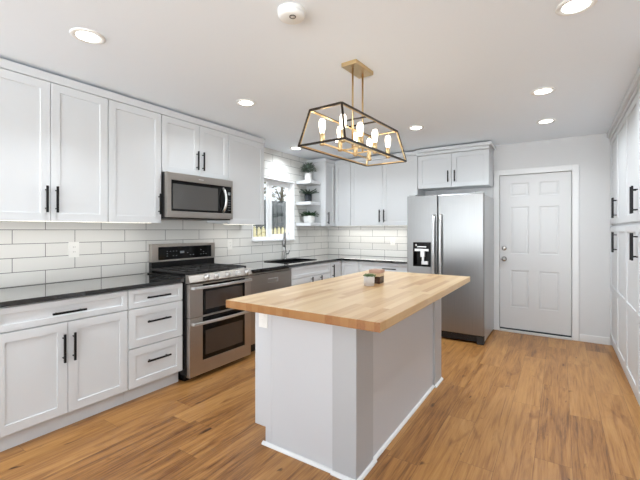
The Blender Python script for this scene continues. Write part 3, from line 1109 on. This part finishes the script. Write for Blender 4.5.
rng = random.Random(11)
px, py = 0.150, 4.450
t = thing('potted_plant', 'bushy sage-green plant in a small white pot on the top shelf', 'plant', (px, py, 2.063), 'potted plants on the floating shelves')
mb = MB().lathe((px, py, 2.063), [(0.046, 0), (0.052, 0.005), (0.056, 0.120), (0.050, 0.120), (0.048, 0.100)], 28)
link_obj('pot', mb, 'pot_white', t)
link_obj('soil', MB().lathe((px, py, 2.155), [(0.046, 0), (0.046, 0.008), (0, 0.012)], 20), 'soil', t)
mb = MB()
foliage_ball(mb, (px, py, 2.232), 0.105, 260, 0.020, 0.055, rng)
mb.tube([(px, py, 2.16), (px, py, 2.23)], 0.008, 8)
link_obj('foliage', mb, 'leaf_sage', t, recalc=True)

t = thing('potted_plant', 'spiky dark plant in a glossy dark pot on the middle shelf', 'plant', (px, py, 1.748), 'potted plants on the floating shelves')
mb = MB().lathe((px, py, 1.748), [(0.052, 0), (0.056, 0.004), (0.058, 0.115), (0.052, 0.115), (0.050, 0.100)], 28)
link_obj('pot', mb, 'pot_dark', t)
link_obj('soil', MB().lathe((px, py, 1.842), [(0.049, 0), (0.049, 0.008), (0, 0.010)], 20), 'soil', t)
mb = MB()
for i in range(26):
    a = i * 2.399
    el = 0.35 + 0.8 * (i / 26)
    d = Vector((math.cos(a), math.sin(a), el + 0.15))
    mb.leaf((px + 0.012 * math.cos(a), py + 0.012 * math.sin(a), 1.852), d, rng.uniform(0.13, 0.18), 0.026, 0.004, 0.5, 6)
link_obj('foliage', mb, 'leaf_dark', t)

t = thing('potted_plant', 'green leafy succulent in a wide white bowl on the bottom shelf', 'plant', (px + 0.02, py, 1.433), 'potted plants on the floating shelves')
mb = MB().lathe((px + 0.02, py, 1.433), [(0.062, 0), (0.076, 0.010), (0.086, 0.05), (0.084, 0.105), (0.077, 0.105), (0.075, 0.085)], 32)
link_obj('pot', mb, 'pot_white', t)
link_obj('soil', MB().lathe((px + 0.02, py, 1.512), [(0.074, 0), (0.074, 0.008), (0, 0.012)], 20), 'soil', t)
mb = MB()
for i in range(34):
    a = i * 2.399
    f_ = i / 34
    d = Vector((math.cos(a), math.sin(a), 0.25 + 1.1 * f_))
    q = 0.035 * (1 - f_)
    mb.leaf((px + 0.02 + q * math.cos(a), py + q * math.sin(a), 1.526), d, rng.uniform(0.10, 0.135), 0.040, 0.005, 0.4, 6)
link_obj('foliage', mb, 'leaf_green', t)

# ------------------------------------------------------------------ on the island
sx, sy, sz = 2.188, 2.310, 0.920
t = thing('succulent_planter', 'small succulent in a round pale cement pot on the butcher block', 'plant', (sx, sy, sz))
mb = MB().lathe((sx, sy, sz), [(0.034, 0), (0.037, 0.003), (0.0395, 0.070), (0.035, 0.070), (0.034, 0.058)], 28)
link_obj('pot', mb, 'cement', t)
link_obj('soil', MB().lathe((sx, sy, sz + 0.052), [(0.033, 0), (0.033, 0.006), (0, 0.008)], 20), 'soil', t)
mb = MB()
for i in range(30):
    a = i * 2.399
    f_ = i / 30
    d = Vector((math.cos(a), math.sin(a), 0.35 + 1.2 * f_))
    q = 0.018 * (1 - f_)
    mb.leaf((sx + q * math.cos(a), sy + q * math.sin(a), sz + 0.062), d, rng.uniform(0.028, 0.040), 0.016, 0.004, 0.2, 5)
link_obj('foliage', mb, 'leaf_succ', t)
jx, jy = 2.176, 2.470
t = thing('candle_jar', 'square brown jar with a copper-tan top behind the succulent pot', 'jar', (jx, jy, sz))
mb = MB().box(jx - 0.042, jx + 0.042, jy - 0.042, jy + 0.042, sz, sz + 0.078)
link_obj('glass_body', mb, 'candle_dark', t, 0.006)
mb = MB().box(jx - 0.043, jx + 0.043, jy - 0.043, jy + 0.043, sz + 0.050, sz + 0.078)
link_obj('label_band', mb, 'candle_label', t, 0.006)
mb = MB().box(jx - 0.046, jx + 0.046, jy - 0.046, jy + 0.046, sz + 0.078, sz + 0.104)
link_obj('lid', mb, 'candle_wood', t, 0.004)

# ------------------------------------------------------------------ chandelier
ccx, ccy, cyaw = 2.183, 2.140, R(-2.75)
t = thing('chandelier', 'open trapezoid cage chandelier in dark bronze and brass hung over the island', 'chandelier', (ccx, ccy, 1.845))
def cw(lx, ly, z):
    return Vector((ccx + lx * math.cos(cyaw) - ly * math.sin(cyaw), ccy + lx * math.sin(cyaw) + ly * math.cos(cyaw), z))
zb, zt = 1.845, 2.069
Bc = [cw(a * 0.169, b * 0.4365, zb) for a, b in ((-1, -1), (1, -1), (1, 1), (-1, 1))]
Tc = [cw(a * 0.1175, b * 0.3895, zt) for a, b in ((-1, -1), (1, -1), (1, 1), (-1, 1))]
fd, fb = MB(), MB()
ctr = cw(0, 0, (zb + zt) / 2)
segs = [(Bc[i], Bc[(i + 1) % 4]) for i in range(4)] + [(Tc[i], Tc[(i + 1) % 4]) for i in range(4)] + [(Bc[i], Tc[i]) for i in range(4)]
for p, q in segs:
    fd.bar(p, q, 0.012)
    m_ = (p + q) / 2
    tdir = (q - p).normalized()
    n_ = ctr - m_
    n_ = n_ - tdir * n_.dot(tdir)
    n_.normalize()
    off = n_ * 0.0065
    fb.bar(p + off + tdir * 0.004, q + off - tdir * 0.004, 0.009, 0.006, n_)
part_label(link_obj('cage_frame', fd, 'bronze', t, 0.001), 'dark bronze outer bars')
part_label(link_obj('cage_lining', fb, 'brass', t), 'brass lining inside the bars')
mb = MB()
cz = 2.418
corners = []
ca = cw(0, 0, 0)
vs = [(-0.058, -0.12), (0.058, -0.12), (0.058, 0.12), (-0.058, 0.12)]
lo = [mb.bm.verts.new(cw(a, b, cz)) for a, b in vs]
hi = [mb.bm.verts.new(cw(a, b, CEIL)) for a, b in vs]
mb.bm.faces.new(lo); mb.bm.faces.new(hi)
for i in range(4):
    mb.bm.faces.new((lo[i], lo[(i + 1) % 4], hi[(i + 1) % 4], hi[i]))
link_obj('canopy', mb, 'brass', t, 0.003)
for s in (-1, 1):
    mb = MB().tube([cw(0, s * 0.068, 1.872), cw(0, s * 0.068, cz)], 0.0065, 12)
    link_obj('downrod', mb, 'brass', t)
    mb = MB().bar(cw(-0.113, s * 0.068, zt), cw(0.113, s * 0.068, zt), 0.009)
    link_obj('crossbar', mb, 'bronze', t)
    mb = MB().bar(cw(-0.078, s * 0.068, 1.872), cw(0.078, s * 0.068, 1.872), 0.009)
    link_obj('arm', mb, 'brass', t)
for s in (-1, 1):
    mb = MB().bar(cw(s * 0.078, -0.318, 1.872), cw(s * 0.078, 0.318, 1.872), 0.010)
    link_obj('arm', mb, 'brass', t)
    for kk in range(4):
        ly = -0.312 + kk * 0.208
        p = cw(s * 0.078, ly, 1.858)
        mb = MB().lathe(p, [(0.011, 0), (0.017, 0.006), (0.017, 0.016), (0.013, 0.022), (0.0155, 0.028), (0.0155, 0.075), (0.013, 0.078)], 16)
        so = link_obj('socket', mb, 'brass', t)
        mb = MB().lathe(p + Vector((0, 0, 0.076)), [(0.012, 0), (0.014, 0.012), (0.020, 0.045), (0.021, 0.072), (0.015, 0.090), (0, 0.096)], 16)
        link_obj('bulb', mb, 'bulb', so)

# ------------------------------------------------------------------ ceiling fittings
lights = [((1.068, 0.922), 'recessed ceiling light nearest the left wall cabinets, upper left of the photo'),
          ((1.038, 2.228), 'recessed ceiling light in front of the microwave'),
          ((1.028, 3.895), 'recessed ceiling light seen through the chandelier cage'),
          ((0.326, 3.909), 'small recessed ceiling light over the sink window'),
          ((2.030, 3.819), 'recessed ceiling light just right of the chandelier, before the refrigerator'),
          ((3.234, 3.342), 'recessed ceiling light on the right, second from the entry door'),
          ((3.228, 4.314), 'recessed ceiling light closest to the entry door'),
          ((3.417, 2.106), 'recessed ceiling light at the top right edge of the photo')]
for (lx, ly), lab in lights:
    pw_ = 0.75 if lx < 0.5 else (0.8 if lx < 1.2 else (1.15 if lx > 3 else 1.0))
    t = thing('recessed_light', lab, 'ceiling light', (lx, ly, CEIL), 'recessed ceiling lights')
    mb = MB().lathe((lx, ly, CEIL), [(0.088, 0.0), (0.088, -0.004), (0.080, -0.008), (0.060, -0.006), (0.060, 0.0)], 36)
    link_obj('trim_ring', mb, 'plasticwhite', t)
    mb = MB().lathe((lx, ly, CEIL), [(0.059, -0.001), (0.059, -0.005), (0, -0.0055)], 32)
    link_obj('lens', mb, 'lens', t)
    lo_ = area_light('lamp', (0, 0, -0.012), (0, 0, 0), 0.115, 0.115, DOWN_POWER * pw_, (0.88, 0.95, 1.0), 'DISK', t, 118 if (0.5 < lx < 1.2 and ly < 1.5) else 150)

sdx, sdy = 2.20, 1.372
t = thing('smoke_detector', 'round white smoke detector on the ceiling near the top edge', 'smoke detector', (sdx, sdy, CEIL))
mb = MB().lathe((sdx, sdy, CEIL), [(0.072, 0.0), (0.072, -0.010), (0.066, -0.013), (0.066, -0.017), (0.069, -0.019), (0.064, -0.034), (0.052, -0.040), (0, -0.041)], 36)
link_obj('housing', mb, 'plasticwhite', t)
mb = MB().lathe((sdx + 0.018, sdy - 0.014, CEIL - 0.0405), [(0.017, 0), (0.017, -0.003), (0.0125, -0.004), (0.0125, -0.0015)], 24)
part_label(link_obj('button_ring', mb, 'slot', t), 'small dark ring around the test button')
mb = MB().lathe((sdx + 0.018, sdy - 0.014, CEIL - 0.041), [(0.0118, 0), (0.0118, -0.002), (0, -0.003)], 20)
link_obj('test_button', mb, 'plasticwhite', t)

# under-cabinet light bars
for (x, y, lx, ly, lab, pw) in ((0.235, 1.24, 0.03, 1.20, 'slim light bar under the wall cabinets left of the microwave', 0.85),
                                (0.235, 2.95, 0.03, 0.50, 'slim light bar under the wall cabinet right of the microwave', 0.5),
                                (0.87, 5.02, 1.54, 0.03, 'slim light bar under the back wall cabinets', 2.7)):
    t = thing('under_cabinet_light', lab, 'light', (x, y, UB), 'under-cabinet light bars')
    link_obj('housing', MB().box(x - lx / 2, x + lx / 2, y - ly / 2, y + ly / 2, UB + 0.004, UB + 0.014), 'plasticwhite', t, 0.002)
    link_obj('lens', MB().box(x - lx / 2 + 0.004, x + lx / 2 - 0.004, y - ly / 2 + 0.004, y + ly / 2 - 0.004, UB + 0.002, UB + 0.0038), 'led', t)
    area_light('lamp', (0, 0, 0.0), (0, 0, 0), lx, ly, BAR_POWER * pw, (1.0, 0.98, 0.94), 'RECTANGLE', t)

# ------------------------------------------------------------------ outside the window
mb = MB().box(-14.0, -0.17, -2.0, 18.0, -0.15, -0.05)
g_ = struct('ground', mb, 'dirt')
def fence(name, label, x, y0, y1, z0, z1, w, gap, mat, pointed):
    t = thing(name, label, 'fence', (x, (y0 + y1) / 2, -0.05))
    mb = MB()
    y = y0
    r_ = random.Random(5)
    while y < y1:
        h = z1 + r_.uniform(-0.015, 0.015)
        if pointed:
            v = [(y, z0), (y + w, z0), (y + w, h - 0.05), (y + w / 2, h), (y, h - 0.05)]
        else:
            v = [(y, z0), (y + w, z0), (y + w, h - 0.02), (y + w * .8, h), (y + w * .2, h), (y, h - 0.02)]
        A = [mb.bm.verts.new((x, a, b)) for a, b in v]
        B = [mb.bm.verts.new((x + 0.02, a, b)) for a, b in v]
        mb.bm.faces.new(A); mb.bm.faces.new(B[::-1])
        for i in range(len(v)):
            j = (i + 1) % len(v)
            mb.bm.faces.new((A[i], A[j], B[j], B[i]))
        y += w + gap
    link_obj('boards', mb, mat, t)
    for zz in (z0 + 0.2, z1 - 0.25):
        link_obj('rail', MB().box(x - 0.045, x - 0.001, y0, y1, zz, zz + 0.08), mat, t)
    n = 4
    for i in range(n):
        yy = y0 + 0.1 + (y1 - y0 - 0.3) * i / (n - 1)
        link_obj('post', MB().box(x - 0.14, x - 0.046, yy, yy + 0.09, -0.05, z1 - 0.05), mat, t)
    return t
fence('board_fence', 'tall weathered grey board fence outside the kitchen window', -2.6, 4.2, 9.2, -0.05, 2.06, 0.135, 0.022, 'fence_grey', False)
fence('sunlit_fence', 'low pale yellow pickets added for the sunlit lower part of the grey fence outside', -1.7, 4.2, 8.2, -0.05, 1.385, 0.075, 0.050, 'fence_sunlit', True)
rt = random.Random(21)
for (tx, ty, h, r_, lab) in ((-4.6, 8.6, 3.2, 1.0, 'thin-leaved tree behind the grey fence, left in the window'),
                             (-5.4, 10.6, 3.6, 1.2, 'thin-leaved tree behind the grey fence, right in the window')):
    t = thing('tree', lab, 'tree', (tx, ty, -0.05), 'trees beyond the fence')
    mb = MB().tube([(tx, ty, -0.05), (tx + 0.05, ty, h * 0.5), (tx - 0.03, ty + 0.1, h)], [0.11, 0.08, 0.03], 10)
    for i in range(9):
        a = rt.uniform(0, 6.28)
        z = h * rt.uniform(0.45, 0.9)
        q = r_ * rt.uniform(0.5, 0.9)
        mb.tube([(tx, ty, z), (tx + q * 0.5 * math.cos(a), ty + q * 0.5 * math.sin(a), z + 0.25), (tx + q * math.cos(a), ty + q * math.sin(a), z + 0.4)], [0.035, 0.022, 0.008], 6)
    link_obj('trunk', mb, 'bark', t)
    mb = MB()
    for i in range(420):
        z = rt.uniform(-1, 1)
        a = rt.uniform(0, 6.28)
        q = math.sqrt(1 - z * z)
        s = rt.uniform(0.4, 1.0) * r_
        mb.leaf((tx + s * q * math.cos(a), ty + s * q * math.sin(a), h * 0.85 + s * z), (math.cos(a), math.sin(a), rt.uniform(-.5, .6)), 0.16, 0.07, 0.003, 0.3, 3)
    link_obj('crown', mb, 'tree_leaf', t)
